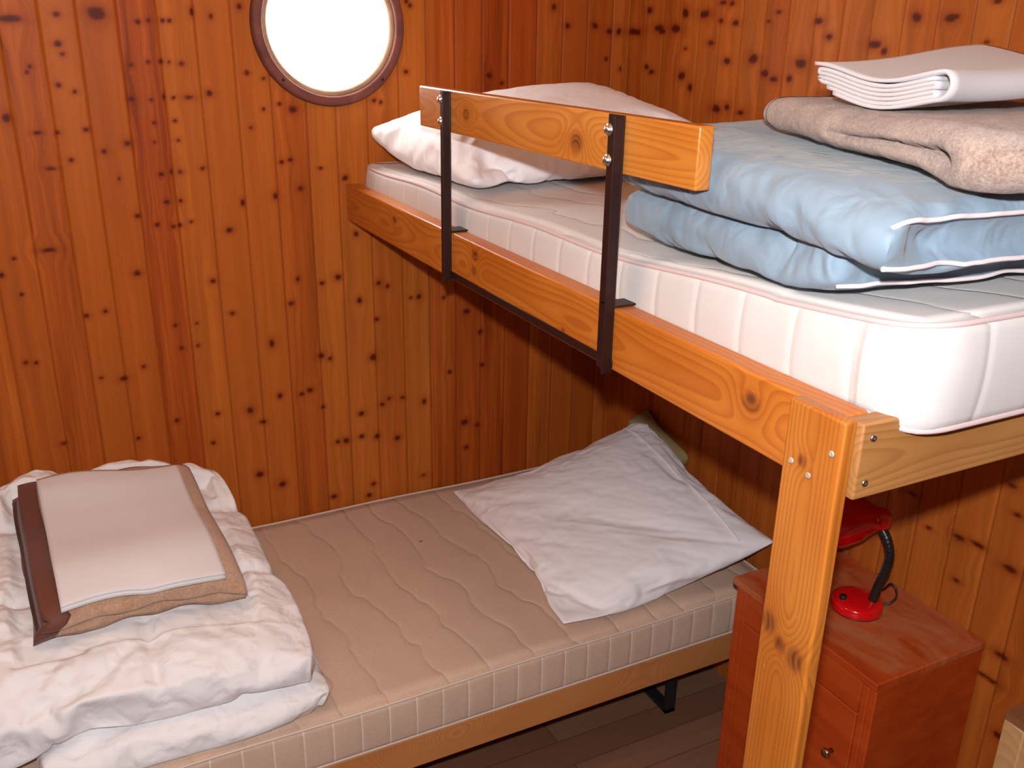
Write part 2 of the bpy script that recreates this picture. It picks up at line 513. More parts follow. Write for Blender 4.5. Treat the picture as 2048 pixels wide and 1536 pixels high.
M_POST = mat_board('varnished_pine_post', (.42, .125, .014), (.53, .19, .028), (.26, .055, .006), 170, knots=[(.425, .030, .013, .016), (.405, .006, .010, .010), (.40, -.022, .014, .018), (.665, .012, .007, .01)], seed=6.4, depth=.022, zamp=.03, wob=.016, worn=.5)
M_END = mat_board('dull_pine_end_board', (.36, .16, .045), (.45, .215, .07), (.23, .08, .02), 120, knots=[(-.02, .012, .010, .03)], seed=8.8, depth=.04, rough=.5)
M_SLAT = mat_board('plain_pine_slat', P0, P1, P2, 150, seed=4.)
M_ENDGRAIN = mat_plain('pale_end_grain', (.72, .42, .20), .5, noise=.12, scale=300)
M_KHAKI = mat_fabric('khaki_pillow_ticking', (.27, .20, .09), .1, 800, .1)
KN_L=[(112,1903,9.9,8.2),(106,1837,10,8.3),(199,1905,23.1,19.2),(291,1890,8.8,7.3),(317,1894,7.4,6.1),(350,1894,7.4,6.2),(366,1893,7.4,6.2),(422,1915,6,11.2),(468,1907,6,7.5),(540,1931,7.6,8.9),(264,1788,7.4,6.2),(305,1796,6,4.9),(335,1797,7.5,6.2),(355,1796,6,5),(385,1793,9.1,6.3),(256,1708,10.5,8.7),(302,1706,6,5),(333,1713,4.5,8.9),(357,1710,6.1,5.1),(395,1711,13.9,6.4),(446,1720,9.3,9),(546,1770,7.8,6.5),(38,1785,7.1,5.9),(30,1772,5.7,4.7),(94,1742,7.2,6),(128,1727,7.3,6.1),(142,1637,7.4,6.2),(77,1631,7.3,6.1),(32,1632,11.7,4.8),(-29,1669,10,13.1),(176,1582,9,7.5),(233,1600,12.2,10.1),(98,1564,7.4,6.2),(50,1546,14.8,4.9),(303,1649,6.1,5.1),(355,1653,6.1,5.1),(299,1601,6.1,5.1),(358,1604,6.2,5.1),(306,1520,7.8,6.5),(331,1526,4.7,10.4),(353,1523,7.8,6.5),(412,1530,7.9,6.6),(546,1631,6.4,5.3),(203,1513,4.6,7.6),(113,1814,7.2,6),(9,1890,30.7,10.4),(312,1447,7.9,6.5),(347,1449,6.3,5.3),(236,1415,7.8,6.5),(281,1389,7.9,6.6),(322,1382,9.6,7.9),(337,1384,8,6.6),(368,1392,6.4,5.3),(465,1361,11.5,9.5),(508,1434,6.5,10.9),(598,1446,8.3,11),(622,1538,8.2,6.8),(645,1542,8.2,6.8),(669,1464,11.7,9.7),(728,1516,8.4,4.2),(218,1264,11.2,9.3),(409,1224,9.9,8.2),(453,1126,8.4,7),(558,1023,10.4,16),(620,1136,10.4,8.6),(715,1187,8.7,7.3),(763,1200,12.3,10.2),(645,1206,6.9,8.6),(298,1109,6.6,5.5),(356,1109,5,4.1),(307,1043,6.7,5.5),(352,1044,6.7,5.6),(127,1170,7.9,6.6),(80,1163,7.9,6.5),(-56,1051,6.2,5.2),(-80,1055,7.8,6.5),(94,987,6.5,5.4),(149,976,13.1,6.8),(203,1003,8.2,6.8),(700,965,12.6,10.4),(726,952,9,7.5),(661,861,10.8,9),(634,853,9,7.5),(569,857,8.9,8.9),(478,828,12.4,11.7),(386,831,8.7,7.2),(272,830,8.5,7.1),(165,795,8.4,7),(697,800,7.3,6.1),(-62,1236,6.1,5),(-65,1329,6,5),(15,1344,24.4,6.3),(-100,1290,9,7.5),(517,783,8.9,7.4),(366,742,7,5.8),(-23,815,9.8,5.4),(825,1121,10.8,8.9),(879,1058,9.1,7.6),(861,937,12.9,12.3),(910,793,9.4,7.8),(886,777,9.4,7.8),(955,789,9.5,7.9),(1028,765,9.6,11.2),(818,759,11.2,9.3),(866,672,9.5,11.1),(764,676,13.2,10.9),(737,675,9.3,7.8),(815,680,9.4,7.8),(934,653,11.6,9.6),(1170,665,16,11.6),(1217,648,10,8.3),(1176,574,10.1,8.4),(1118,851,9.7,8),(1234,858,11.8,9.8),(1227,973,11.6,9.7),(1179,1048,11.5,9.5),(491,614,12.7,10.6),(555,568,12.9,12.3),(848,506,9.7,8),(714,489,15.3,7.9),(832,469,9.7,8.1),(1020,501,11.9,6.6),(365,743,7,5.8),(512,784,10.7,5.9),(796,1484,8.5,5.6),(825,1323,8.7,10.2),(764,1202,10.5,7.3),(888,1169,10.8,9),(916,1157,9,9),(825,1126,9,7.4),(990,1113,7.3,6.1),(1016,1113,9.2,9.2),(1099,1101,7.5,6.2),(1250,1762,10.6,8.8),(800,1486,8.5,7.1),(894,1696,8.4,7),(912,1691,6.7,5.6),(990,1772,8.4,7),(1252,1761,10.6,8.8),(1293,1739,8.9,7.4),(1512,1903,12.7,10.5),(1608,1905,12.8,10.7),(1661,1891,13,10.8),(1697,1890,11.2,12.4),(1715,1780,11.3,9.4),(1464,1953,12.5,10.4),(1656,1810,7.5,6.2),(547,1770,6.3,5.2),(588,1755,6.3,5.2),(626,1691,6.4,5.3),(663,1676,14.6,12.1),(583,1678,6.4,5.3),(989,1773,6.7,5.6),(895,1697,6.7,5.6),(912,1690,6.7,5.6),(995,1956,8.2,6.8),(1007,1946,8.3,6.9)]
KN_R=[(2532,1890,42.5,12.2),(2465,1950,17.2,10.3),(2411,1901,23.9,11.7),(2395,1891,20.4,8.7),(2331,1899,30,12.9),(2289,1942,16.3,14),(2199,1937,28.6,13.6),(2129,1965,18.5,7.9),(2089,1963,15.2,9.2),(2131,1920,12.4,8),(2070,1914,18.3,7.8),(2166,1864,15.9,6.8),(2276,1847,9.9,4.2),(2461,1791,14,7.5),(2437,1778,17.5,7.5),(2283,1774,20,15.8),(2241,1742,13.2,12.8),(2091,1819,15.6,10.7),(1987,1828,24,12.9),(1936,1794,17.8,10.2),(1902,1781,17.6,8.8),(1844,1785,11.5,8.6),(1813,1822,25.4,14.6),(1907,1939,11.5,4.9),(1941,1917,8.7,3.7),(1769,1918,16.4,9.4),(1730,1883,13.5,8.1),(2119,1694,28.8,12.4),(2073,1701,15.7,10.8),(2014,1692,18.5,9.3),(1590,1869,23.2,11),(1562,1854,12.7,10.9),(1487,1925,14.6,11.5),(1405,1922,18.9,9.1),(1390,1925,11.7,5),(1309,1878,9.1,4.9),(1226,1849,15.4,6.6),(1301,1952,13.4,5.7),(1286,897,18.8,5.7),(1149,853,17.9,8.8),(1107,859,22.6,6.5),(1026,844,21.9,9.4),(1226,837,10.6,4.5),(1135,751,12.9,5.5),(996,642,22.5,9.6),(1055,1022,14.3,7.2),(1032,966,14.3,6.1),(1017,572,30.6,6.5),(964,456,15.3,9.8),(1058,612,10.3,4.4)]
# ------------------------------------------------------------------ cloth settling
def collider(name, V, F, thick=.004, fric=20.):
    me = bpy.data.meshes.new(name); me.from_pydata([tuple(v) for v in V], [], [tuple(f) for f in F]); me.update()
    o = bpy.data.objects.new(name, me); COL.objects.link(o)
    m = o.modifiers.new('c', 'COLLISION'); o.collision.thickness_outer = thick; o.collision.cloth_friction = fric
    return o

def settle(V, F, frames, colliders, pins=None, pressure=2., mass=.15, bend=.3, tension=12., shear=4., shrink=0., grav=1., selfcol=False, quality=6, air=2., vol=0., pf=1.):
    """let a soft cover fall and fill out; returns its vertices at rest"""
    me = bpy.data.meshes.new('tmp_cloth')
    me.from_pydata(V.tolist(), [], [tuple(int(i) for i in f) for f in F]); me.update()
    o = bpy.data.objects.new('tmp_cloth', me); COL.objects.link(o)
    if pins is not None:
        vg = o.vertex_groups.new(name='pin')
        for i, w_ in enumerate(pins):
            if w_ > 0: vg.add([i], float(w_), 'REPLACE')
    m = o.modifiers.new('cloth', 'CLOTH'); s = m.settings
    s.quality = quality; s.mass = mass; s.air_damping = air
    s.tension_stiffness = tension; s.compression_stiffness = tension; s.shear_stiffness = shear; s.bending_stiffness = bend
    s.tension_damping = 6; s.compression_damping = 6; s.shear_damping = 6; s.bending_damping = .6
    s.use_pressure = pressure > 0; s.uniform_pressure_force = pressure
    if vol: s.use_pressure = True; s.use_pressure_volume = True; s.target_volume = vol; s.pressure_factor = pf
    s.shrink_min = shrink; s.shrink_max = shrink
    s.effector_weights.gravity = grav
    if pins is not None: s.vertex_group_mass = 'pin'; s.pin_stiffness = 1.
    c = m.collision_settings; c.distance_min = .004; c.collision_quality = 4; c.use_self_collision = selfcol; c.self_distance_min = .004
    m.point_cache.frame_start = 1; m.point_cache.frame_end = frames
    S.frame_start = 1; S.frame_end = frames
    for f in range(1, frames + 1): S.frame_set(f)
    dg = bpy.context.evaluated_depsgraph_get()
    e = o.evaluated_get(dg); n = len(e.data.vertices)
    a = np.empty(n * 3, np.float32); e.data.vertices.foreach_get('co', a)
    bpy.data.objects.remove(o)
    for q in colliders: bpy.data.objects.remove(q)
    S.frame_set(1)
    return a.reshape(-1, 3).astype(float)

def twosided(nu, nv, f, gap=.006):
    """closed two-layer cover over a (u, v) patch; layers share their rim"""
    idx = {}; V = []; F = []
    for side in (0, 1):
        for i in range(nu):
            for j in range(nv):
                rim = i in (0, nu - 1) or j in (0, nv - 1)
                if rim and side: continue
                p = np.array(f(i / (nu - 1), j / (nv - 1)))
                if not rim: p = p + np.array([0, 0, gap if not side else -gap]) 
                idx[(side if not rim else 0, i, j)] = len(V); V.append(p)
    g_ = lambda s_, i, j: idx[(0, i, j)] if (0 if (i in (0, nu - 1) or j in (0, nv - 1)) else s_) == 0 else idx[(1, i, j)]
    for side in (0, 1):
        for i in range(nu - 1):
            for j in range(nv - 1):
                q = [g_(side, i, j), g_(side, i + 1, j), g_(side, i + 1, j + 1), g_(side, i, j + 1)]
                F.append(q if not side else q[::-1])
    return np.array(V), F

def rpatch(c00, c10, c11, c01, z, cut=.06, n=4.):
    c00, c10, c11, c01 = [np.array(c, float) for c in (c00, c10, c11, c01)]
    def f(u, v):
        # pull the corners in so the outline is rounded
        a, b = 2 * u - 1, 2 * v - 1
        k = (abs(a) ** n + abs(b) ** n)
        m = max(abs(a), abs(b), 1e-6)
        s = 1 - cut * (abs(a * b) ** 3)
        u, v = .5 + a * s / 2, .5 + b * s / 2
        p = (c00 * (1 - u) + c10 * u) * (1 - v) + (c01 * (1 - u) + c11 * u) * v
        return [p[0], p[1], z(p[0], p[1]) if callable(z) else z]
    return f

def room_cols(bed=True):
    c = [collider('w', [(XW, 0, 0), (XW, 0, 3), (XW, 4, 3), (XW, 4, 0)], [(0, 1, 2, 3)]), collider('w2', [(-1, YW, 0), (3, YW, 0), (3, YW, 3), (-1, YW, 3)], [(0, 1, 2, 3)])]
    if bed: c.append(collider('b', [(-1, 0, LZ), (3, 0, LZ), (3, 4, LZ), (-1, 4, LZ)], [(0, 1, 2, 3)]))
    else:
        xs = np.linspace(RX + .03, XW + .1, 12); ys = np.linspace(.5, YW + .1, 50)
        yy, xx = np.meshgrid(ys, xs, indexing='ij')
        V = np.column_stack([xx.ravel(), yy.ravel(), up_top(xx.ravel(), yy.ravel()) + .006])
        c.append(collider('m', V, gridF(50, 12)))
    return c

SOFT = dict(pressure=0, mass=.02, bend=.05, tension=15, grav=.4, pf=20)

def softmesh(name, V, F, mat, parent=None, sub=2, attrs=None):
    o = mk(name, V, F, mat, parent, attrs=attrs)
    m = o.modifiers.new('smooth', 'SUBSURF'); m.levels = 1; m.render_levels = sub
    return o

def height_of(V, rad=.03):
    """smoothed top height of a settled shape"""
    gx = np.round((V[:, 0] + 2) / rad).astype(int); gy = np.round((V[:, 1] + 2) / rad).astype(int)
    g = np.full((220, 220), -9.)
    np.maximum.at(g, (gx, gy), V[:, 2])
    for _ in range(3):
        ok = g > -8; acc = np.zeros_like(g); n = np.zeros_like(g)
        for dx in (-1, 0, 1):
            for dy in (-1, 0, 1):
                r = np.roll(np.roll(np.where(ok, g, 0), dx, 0), dy, 1); k = np.roll(np.roll(ok, dx, 0), dy, 1)
                acc += r; n += k
        g = np.where(n > 0, acc / np.maximum(n, 1), -9.)
    def h(x, y):
        x = np.asarray(x, float); y = np.asarray(y, float)
        fx = (x + 2) / rad; fy = (y + 2) / rad
        i = np.floor(fx).astype(int); j = np.floor(fy).astype(int); u = fx - i; v = fy - j
        return (g[i, j] * (1 - u) + g[i + 1, j] * u) * (1 - v) + (g[i, j + 1] * (1 - u) + g[i + 1, j + 1] * u) * v
    return h

# ------------------------------------------------------------------ room
def panel_wall(name, to3, g0, g1, dense, pitch, first, knots, zd=(.28, 2.1), ztop=2.45, hole=None, seed=0, lite=0.):
    """tongue-and-groove boards as one relief mesh; (a, z, depth) -> world through to3"""
    gr = [first + pitch * k for k in range(int((g0 - first) / pitch) - 1, int((g1 - first) / pitch) + 2)]
    jit = np.random.default_rng(seed).normal(0, .0022, len(gr)); gr = [a + b for a, b in zip(gr, jit)]
    A = []; D = []; PID = []; G2 = []
    for i in range(len(gr) - 1):
        a, b = gr[i], gr[i + 1]
        n = 24 if (b > dense[0] and a < dense[1]) else 5
        us = [a, a + .0012, a + .003] + list(np.linspace(a + .006, b - .006, n)) + [b - .003, b - .0012]
        ds = [.003, .0022, .0003] + [0] * n + [.0003, .0022]
        gs = [1, .8, .15] + [0] * n + [.15, .8]
        A += us; D += ds; PID += [i] * len(us); G2 += gs
    A = np.array(A); D = np.array(D); PID = np.array(PID); G2 = np.array(G2)
    keep = (A >= g0) & (A <= g1); A, D, PID, G2 = A[keep], D[keep], PID[keep], G2[keep]
    if A[0] > g0: A = np.r_[g0, A]; D = np.r_[0, D]; PID = np.r_[PID[0], PID]; G2 = np.r_[0, G2]
    if A[-1] < g1: A = np.r_[A, g1]; D = np.r_[D, 0]; PID = np.r_[PID, PID[-1]]; G2 = np.r_[G2, 0]
    Z = np.r_[np.linspace(0, zd[0], 5)[:-1], np.arange(zd[0], zd[1], .0045), np.linspace(zd[1], ztop, 6)]
    ZZ, AA = np.meshgrid(Z, A, indexing='ij'); sh = ZZ.shape
    a, z = AA.ravel(), ZZ.ravel()
    pid = np.broadcast_to(PID, sh).ravel(); dep = np.broadcast_to(D, sh).ravel(); gv = np.broadcast_to(G2, sh).ravel()
    r = np.random.default_rng(seed + 5).random((PID.max() + 2, 3))
    pr = r[pid]
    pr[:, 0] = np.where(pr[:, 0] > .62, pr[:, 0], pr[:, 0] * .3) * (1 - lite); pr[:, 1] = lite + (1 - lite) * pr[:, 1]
    u = a.copy(); kn = np.zeros(len(a)); halo = np.zeros(len(a))
    q = np.column_stack([a * 60, z * 60, pid * 3.])
    wob = (vn(q, 3) - .5) * .5
    for kx, kz, rx, rz in knots:
        kx, kz, rx, rz = kx / 1000, kz / 1000, rx / 1000, rz / 1000
        rx, rz = rx * .85, rz * .85
        m = (np.abs(a - kx) < 6 * rx) & (np.abs(z - kz) < 8 * rz)
        if not m.any(): continue
        dx = (a[m] - kx) / rx; dz = (z[m] - kz) / rz
        d = np.sqrt(dx * dx + dz * dz) + wob[m]
        kn[m] = np.maximum(kn[m], 1 - sstep(.55, 1.15, d))
        halo[m] = np.maximum(halo[m], np.exp(-(np.abs(d) / 1.7) ** 2))
        d2 = dx * dx + (dz / 2.6) ** 2
        u[m] -= (a[m] - kx) * .75 * np.exp(-d2 / 6)
    u += .010 * (vn(np.column_stack([a * 8, z * 1.7, pid * 5.]), 9) - .5)
    wv = np.column_stack([u + pid * .371, z + pid * 1.13, pid * .77])
    V = to3(a, z, dep)
    F = gridF(*sh)
    if hole:
        ca, cz, rr = hole
        fa = a[F].mean(1); fz = z[F].mean(1)
        F = F[(fa - ca) ** 2 + (fz - cz) ** 2 > rr * rr]
    n = vnormals(V[:sh[1] * 3], gridF(3, sh[1]))
    mid = n[sh[1] + 5]
    if mid @ (np.array([-.5, 0, H]) - V[sh[1] + 5]) < 0: F = F[:, ::-1].copy()
    o = mk(name, V, F, M_WALL, None, attrs={'wv': wv, 'kn': np.column_stack([kn, halo, gv]), 'pr': pr})
    return setp(o, kind='structure')

X0, Y0 = -1.9, -1.3
WC = (.772, H + .016)
panel_wall('wall_left', lambda a, z, d: np.column_stack([a, YW + d, z]), X0 - .02, XW + .02, (-.45, 1.75), .0892, -.019, KN_L, hole=(*WC, .190), seed=1)
panel_wall('wall_right', lambda a, z, d: np.column_stack([XW + d, a, z]), Y0 - .02, YW + .02, (.45, 2.65), .0872, .999 - .0872 * 10, KN_R, seed=2, lite=.5)  # lite turns planks paler and yellower: lamplight put into the wood colour
panel_wall('wall_back', lambda a, z, d: np.column_stack([a, Y0 - d, z]), X0 - .02, XW + .02, (9, 9.1), .0892, -.019, [], seed=3)
panel_wall('wall_side', lambda a, z, d: np.column_stack([X0 - d, a, z]), Y0 - .02, YW + .02, (9, 9.1), .0892, -.019, [], seed=4)
E_ = .05
o = mk('floor', [(X0 - E_, Y0 - E_, 0), (XW + E_, Y0 - E_, 0), (XW + E_, YW + E_, 0), (X0 - E_, YW + E_, 0)], [(0, 1, 2, 3)], M_FLOOR); setp(o, kind='structure')
o = mk('ceiling', [(X0 - E_, Y0 - E_, 2.449), (XW + E_, Y0 - E_, 2.449), (XW + E_, YW + E_, 2.449), (X0 - E_, YW + E_, 2.449)], [(3, 2, 1, 0)], M_CEIL); setp(o, kind='structure')

# porthole
win = thing('window_1', (WC[0], YW, WC[1]), None, None); win['kind'] = 'structure'
def wring(name, prof, mat, seg=96, grain=False):
    o = lathe(name, prof, mat, win, (WC[0], YW, WC[1]), axis=(0, -1, 0), seg=seg, loop=prof[0][0] > 0); return o
wring('window_ring', [(.181, -.02), (.181, .020), (.183, .026), (.187, .028), (.202, .027), (.206, .023), (.2085, .015), (.209, -.006), (.2, -.02)], M_RING)
wring('window_trim', [(.162, -.07), (.1635, -.03), (.165, .004), (.168, .012), (.173, .016), (.181, .017), (.1815, -.02), (.18, -.07)], M_TRIM)
g = G('window_glass')
mx = g.n('MixShader', None, Fac=.05); tr = g.n('BsdfTransparent'); gl = g.n('BsdfGlossy', None, Roughness=.02)
g.t.links.new(tr.outputs[0], mx.inputs[1]); g.t.links.new(gl.outputs[0], mx.inputs[2])
g.t.links.new(mx.outputs[0], g.n('OutputMaterial').inputs[0]); M_GLASS = g.m
lathe('window_pane', [(0, -.050), (.163, -.050), (.163, -.055), (0, -.055)], M_GLASS, win, (WC[0], YW, WC[1]), axis=(0, -1, 0), seg=64)
wring('window_bolt', [(0, .0), (.004, .0), (.004, .0295), (.0028, .0305), (0, .0305)], M_IRON, seg=12)
bolt = bpy.data.objects['window_bolt']
bolts = [bolt] + [bolt.copy() for _ in range(3)]
for i, b in enumerate(bolts):
    if i: COL.objects.link(b)
    an = math.radians(225 + 90 * i); b.location = (.195 * math.cos(an), 0, .195 * math.sin(an))

# ------------------------------------------------------------------ upper bunk
RX = .799                         # outer face of the long rail
RZ0, RZ1 = H - .509, H - .4055
PY0, PY1 = .684, .774            # post faces
bunk = thing('upper_bunk', (RX - .015, .715, 0), 'varnished pine upper bunk on one square post, fixed along the panelled wall', 'bunk bed')
box('long_rail', (RX, .7055, RZ0), (RX + .04, YW - .002, RZ1), M_RAIL, bunk, .0045, 3, wood=(1, 2, 0))
end = box('end_board', (RX + .001, .6775, RZ0 + .006), (XW - .003, .705, RZ1 - .001), M_END, bunk, .003, 2, wood=(0, 2, 0))
post = box('post', (RX - .0215, PY0, 0), (RX - .0005, PY1, H - .402), M_POST, bunk, .0045, 3, wood=(2, 1, 0))
box('wall_rail', (XW - .043, .706, RZ0), (XW - .003, YW - .03, RZ0 + .06), M_SLAT, bunk, .003, 2, wood=(1, 2, 0))
s0 = box('slat', (RX + .041, .75, RZ0 + .003), (XW - .045, .83, RZ0 + .021), M_SLAT, bunk, .002, 1, wood=(0, 1, 0))
for k in range(1, 11):
    c = s0.copy(); c.parent = bunk; COL.objects.link(c); c.location = (0, .172 * k, 0)
# plugged screw heads on the post, screws in the end board
def screw(parent, p, ax, r, mat, name='screw_head'):
    return lathe(name, [(0, 0.0), (r, 0.0), (r, .001), (r * .8, .0022), (r * .25, .0024), (r * .2, .0012), (0, .0012)], mat, parent, p, axis=ax, seg=16)
M_PLUG = mat_plain('pale_screw_plug', (.36, .30, .22), .5, noise=.1)
screw(post, (RX - .022, .757, H - .4795), (-1, 0, 0), .0042, M_PLUG)
screw(post, (RX - .022, .727, H - .4865), (-1, 0, 0), .0042, M_PLUG)
screw(post, (RX - .022, .6965, H - .4455), (-1, 0, 0), .0042, M_PLUG)
screw(end, (RX + .018, .677, H - .425), (0, -1, 0), .0048, M_STEEL)
screw(end, (RX + .016, .677, H - .482), (0, -1, 0), .0048, M_STEEL)
# guard board on an iron bracket that hooks over the rail
gb = box('guard_board', (RX + .0005, 1.0175, H - .1945), (RX + .026, 2.019, H - .1085), M_GUARD, bunk, .003, 3, wood=(1, 2, 0))
def angle_iron(y, w, z0, z1):
    bm_parts = []
    V = []; F = []
    def bx(lo, hi):
        b = len(V)
        for x in (lo[0], hi[0]):
            for yy in (lo[1], hi[1]):
                for z in (lo[2], hi[2]): V.append((x, yy, z))
        F.extend([[b, b + 1, b + 3, b + 2], [b + 4, b + 6, b + 7, b + 5], [b, b + 4, b + 5, b + 1], [b + 2, b + 3, b + 7, b + 6], [b, b + 2, b + 6, b + 4], [b + 1, b + 5, b + 7, b + 3]])
    bx((RX - .0035, y - w / 2, z0), (RX, y + w / 2, z1))                       # flange flat on the wood
    bx((RX - .019, y - w / 2, z0), (RX - .0035, y - w / 2 + .0035, z1))      # flange standing out
    bx((RX - .0035, y - w / 2 + .001, RZ1 + .001), (RX + .046, y + w / 2 - .006, RZ1 + .0045))  # hook over the rail
    o = mk('bracket_upright', V, F, M_IRON, bunk, smooth=False)
    m = o.modifiers.new('b', 'BEVEL'); m.width = .0008; m.segments = 2
    return o
u1 = angle_iron(1.868, .050, H - .5115, H - .1110)
u2 = angle_iron(1.214, .042, H - .5135, H - .1090)
def hexbolt(par, y, z):
    b = lathe('bolt', [(0, 0), (.0095, 0), (.0095, .001), (.0062, .0012), (.0062, .0050), (.0048, .0068), (0, .0072)], M_STEEL, par, (RX - .0035, y, z), axis=(-1, 0, 0), seg=18)
    return b
hexbolt(u1, 1.888, H - .130); hexbolt(u1, 1.886, H - .1745)
hexbolt(u2, 1.231, H - .132); hexbolt(u2, 1.231, H - .1775)
screw(u1, (RX - .0036, 1.853, H - .503), (-1, 0, 0), .0035, M_STEEL, 'rivet')
box('bracket_bar', (RX - .0032, 1.19, H - .5045), (RX - .0002, 1.89, H - .4895), M_IRON, bunk, .0006, 1)

# ------------------------------------------------------------------ mattresses
def mattress(name, base, label, x0, x1, y0, y1, rad, zt, zb, mat, pmat, bulge=.006, pr=.0038, wob=.004, seed=1, pipe_in=.002, cap=None):
    t = thing(name, base, label, 'mattress')
    N = 900
    O = rpoly([(x0, y0), (x1, y0), (x1, y1), (x0, y1)], rad, N)
    arc = np.r_[0, np.cumsum(np.linalg.norm(np.diff(O, axis=0), axis=1))]
    c = O.mean(0)
    nrm = np.roll(O, -1, 0) - np.roll(O, 1, 0); nrm = np.stack([nrm[:, 1], -nrm[:, 0]], 1); nrm /= np.linalg.norm(nrm, axis=1)[:, None]
    rows = []; su = []
    def row(off, hf, side):
        if np.ndim(off) == 0 and off < 0:
            hx, hy = (x1 - x0) / 2, (y1 - y0) / 2; d = min(-off, hx, hy)
            xy = np.column_stack([np.clip(O[:, 0], x0 + d, x1 - d), np.clip(O[:, 1], y0 + d, y1 - d)])
        else:
            xy = O + nrm * np.broadcast_to(off, (N,))[:, None]
        b_ = zb(xy[:, 0], xy[:, 1]); t_ = zt(xy[:, 0], xy[:, 1])
        rows.append(np.column_stack([xy, b_ + (t_ - b_) * hf])); su.append(np.column_stack([arc, np.full(N, side), np.zeros(N)]))
    wv_ = wob * fbm(np.column_stack([arc * 9, arc * 0, arc * 0]), seed, 2)
    for k in (.0, .35, .7, .93): row(-.5 * min(x1 - x0, y1 - y0) * (1 - k), 0, 0)
    row(-.012, 0, 0); row(-.004, .02, 0)
    for h in np.linspace(.06, .94, 15):
        b = bulge * math.sin(math.pi * h) ** .6
        row(b + wv_ * math.sin(math.pi * h), h, 1)
    row(-.004, .98, 0); row(-.012, 1, 0); row(-.022, 1.012, 0)
    for k in (.95, .9, .84, .77, .69, .6, .5, .4, .3, .2, .1, .0): row(-.5 * min(x1 - x0, y1 - y0) * (1 - k), 1.03, 0)
    V = np.vstack(rows); F = gridF(len(rows), N, True)
    o = mk('cover', V, F, mat, t, attrs={'su': np.vstack(su)})
    for nm, hf in (('piping', .985), ('piping', .015)):
        xy = O - nrm * (pipe_in - .001)
        b_ = zb(xy[:, 0], xy[:, 1]); t_ = zt(xy[:, 0], xy[:, 1])
        P = np.column_stack([xy, b_ + (t_ - b_) * hf])[::2]
        tube(nm, P, pr, pmat, t, 8, closed=True)
    return t

def up_top(x, y):
    return H - .352 + .068 * np.exp(-np.clip(y - .60, 0, 9) / .45) - .004 * np.sin(y * 11) * (y > .9)
def up_bot(x, y):
    return H - .466 + .058 * np.exp(-np.clip(y - .62, 0, 9) / .7) - .014 * sstep(.72, .66, y)
mattress('mattress', (1.27, 1.6, 1.42), 'cream mattress with pink piping on the upper bunk', RX + .047, XW - .012, .655, YW - .012, .075, up_top, up_bot, M_MATT_UP, M_PIPE_UP, seed=3, bulge=.008)
LZ = H - 1.426
def lo_top(x, y): return LZ + 0 * x + .002 * np.sin(x * 9)
def lo_bot(x, y): return LZ - .118 + 0 * x
mattress('mattress', (.7, 2.12, LZ - .118), 'speckled beige mattress on the lower bed under the bunk', -.31, XW - .015, 1.648, YW - .012, .045, lo_top, lo_bot, M_MATT_LO, M_PIPE_LO, seed=8, bulge=.004, pr=.0032)

# ------------------------------------------------------------------ lower bed
bed = thing('lower_bed', (.7, 2.12, 0), 'low beech bed frame with black metal loop legs beside the porthole wall', 'bed')
zr1 = LZ - .1185
box('side_rail', (-.33, 1.650, zr1 - .092), (XW - .02, 1.674, zr1 - .004), M_BEDRAIL, bed, .003, 2, wood=(0, 2, 0))
box('side_rail', (-.33, YW - .045, zr1 - .092), (XW - .02, YW - .021, zr1 - .004), M_BEDRAIL, bed, .003, 2, wood=(0, 2, 0))
box('end_rail', (-.33, 1.675, zr1 - .092), (-.306, YW - .046, zr1 - .004), M_BEDRAIL, bed, .003, 2, wood=(1, 2, 0))
box('end_rail', (XW - .044, 1.675, zr1 - .092), (XW - .02, YW - .046, zr1 - .004), M_BEDRAIL, bed, .003, 2, wood=(1, 2, 0))
box('slat_deck', (-.30, 1.676, zr1 - .02), (XW - .05, YW - .05, zr1 - .002), M_SLAT, bed, .002, 1, wood=(1, 0, 0))
def loop_leg(x):
    pts = [(x, 1.765, zr1 - .08), (x, 1.765, .016), (x, YW - .20, .016), (x, YW - .20, zr1 - .08)]
    V = []; F = []
    w, t = .017, .006
    def seg(a, b, h):
        a = np.array(a); b = np.array(b); d = (b - a) / np.linalg.norm(b - a)
        n = np.cross(d, [1, 0, 0]); k = len(V)
        for p in (a - d * t, b + d * t):
            for sx in (-w, w):
                for sn in (-t, t): V.append(p + np.array([sx, 0, 0]) + n * sn)
        F.extend([[k, k + 1, k + 3, k + 2], [k + 4, k + 6, k + 7, k + 5], [k, k + 4, k + 5, k + 1], [k + 2, k + 3, k + 7, k + 6], [k, k + 2, k + 6, k + 4], [k + 1, k + 5, k + 7, k + 3]])
    for i in range(3): seg(pts[i], pts[i + 1], w)
    return mk('leg', V, F, M_BLACK, bed, smooth=False)
loop_leg(1.455); loop_leg(-.1)

# ------------------------------------------------------------------ pillows
def pinch(pts, N, sag):
    """outline through 4 corners with the sides drawn in"""
    out = []
    n = len(pts)
    for i in range(n):
        a, b = np.array(pts[i], float), np.array(pts[(i + 1) % n], float)
        d = b - a; m = np.array([-d[1], d[0]])
        s = sag[i] if hasattr(sag, '__len__') else sag
        for t in np.linspace(0, 1, 80, endpoint=False):
            out.append(a + d * t + m * s * math.sin(math.pi * t) ** .7)
    out = np.array(out + [out[0]])
    d = np.r_[0, np.cumsum(np.linalg.norm(np.diff(out, axis=0), axis=1))]
    s_ = np.linspace(0, d[-1], N, endpoint=False)
    return np.stack([np.interp(s_, d, out[:, 0]), np.interp(s_, d, out[:, 1])], 1)

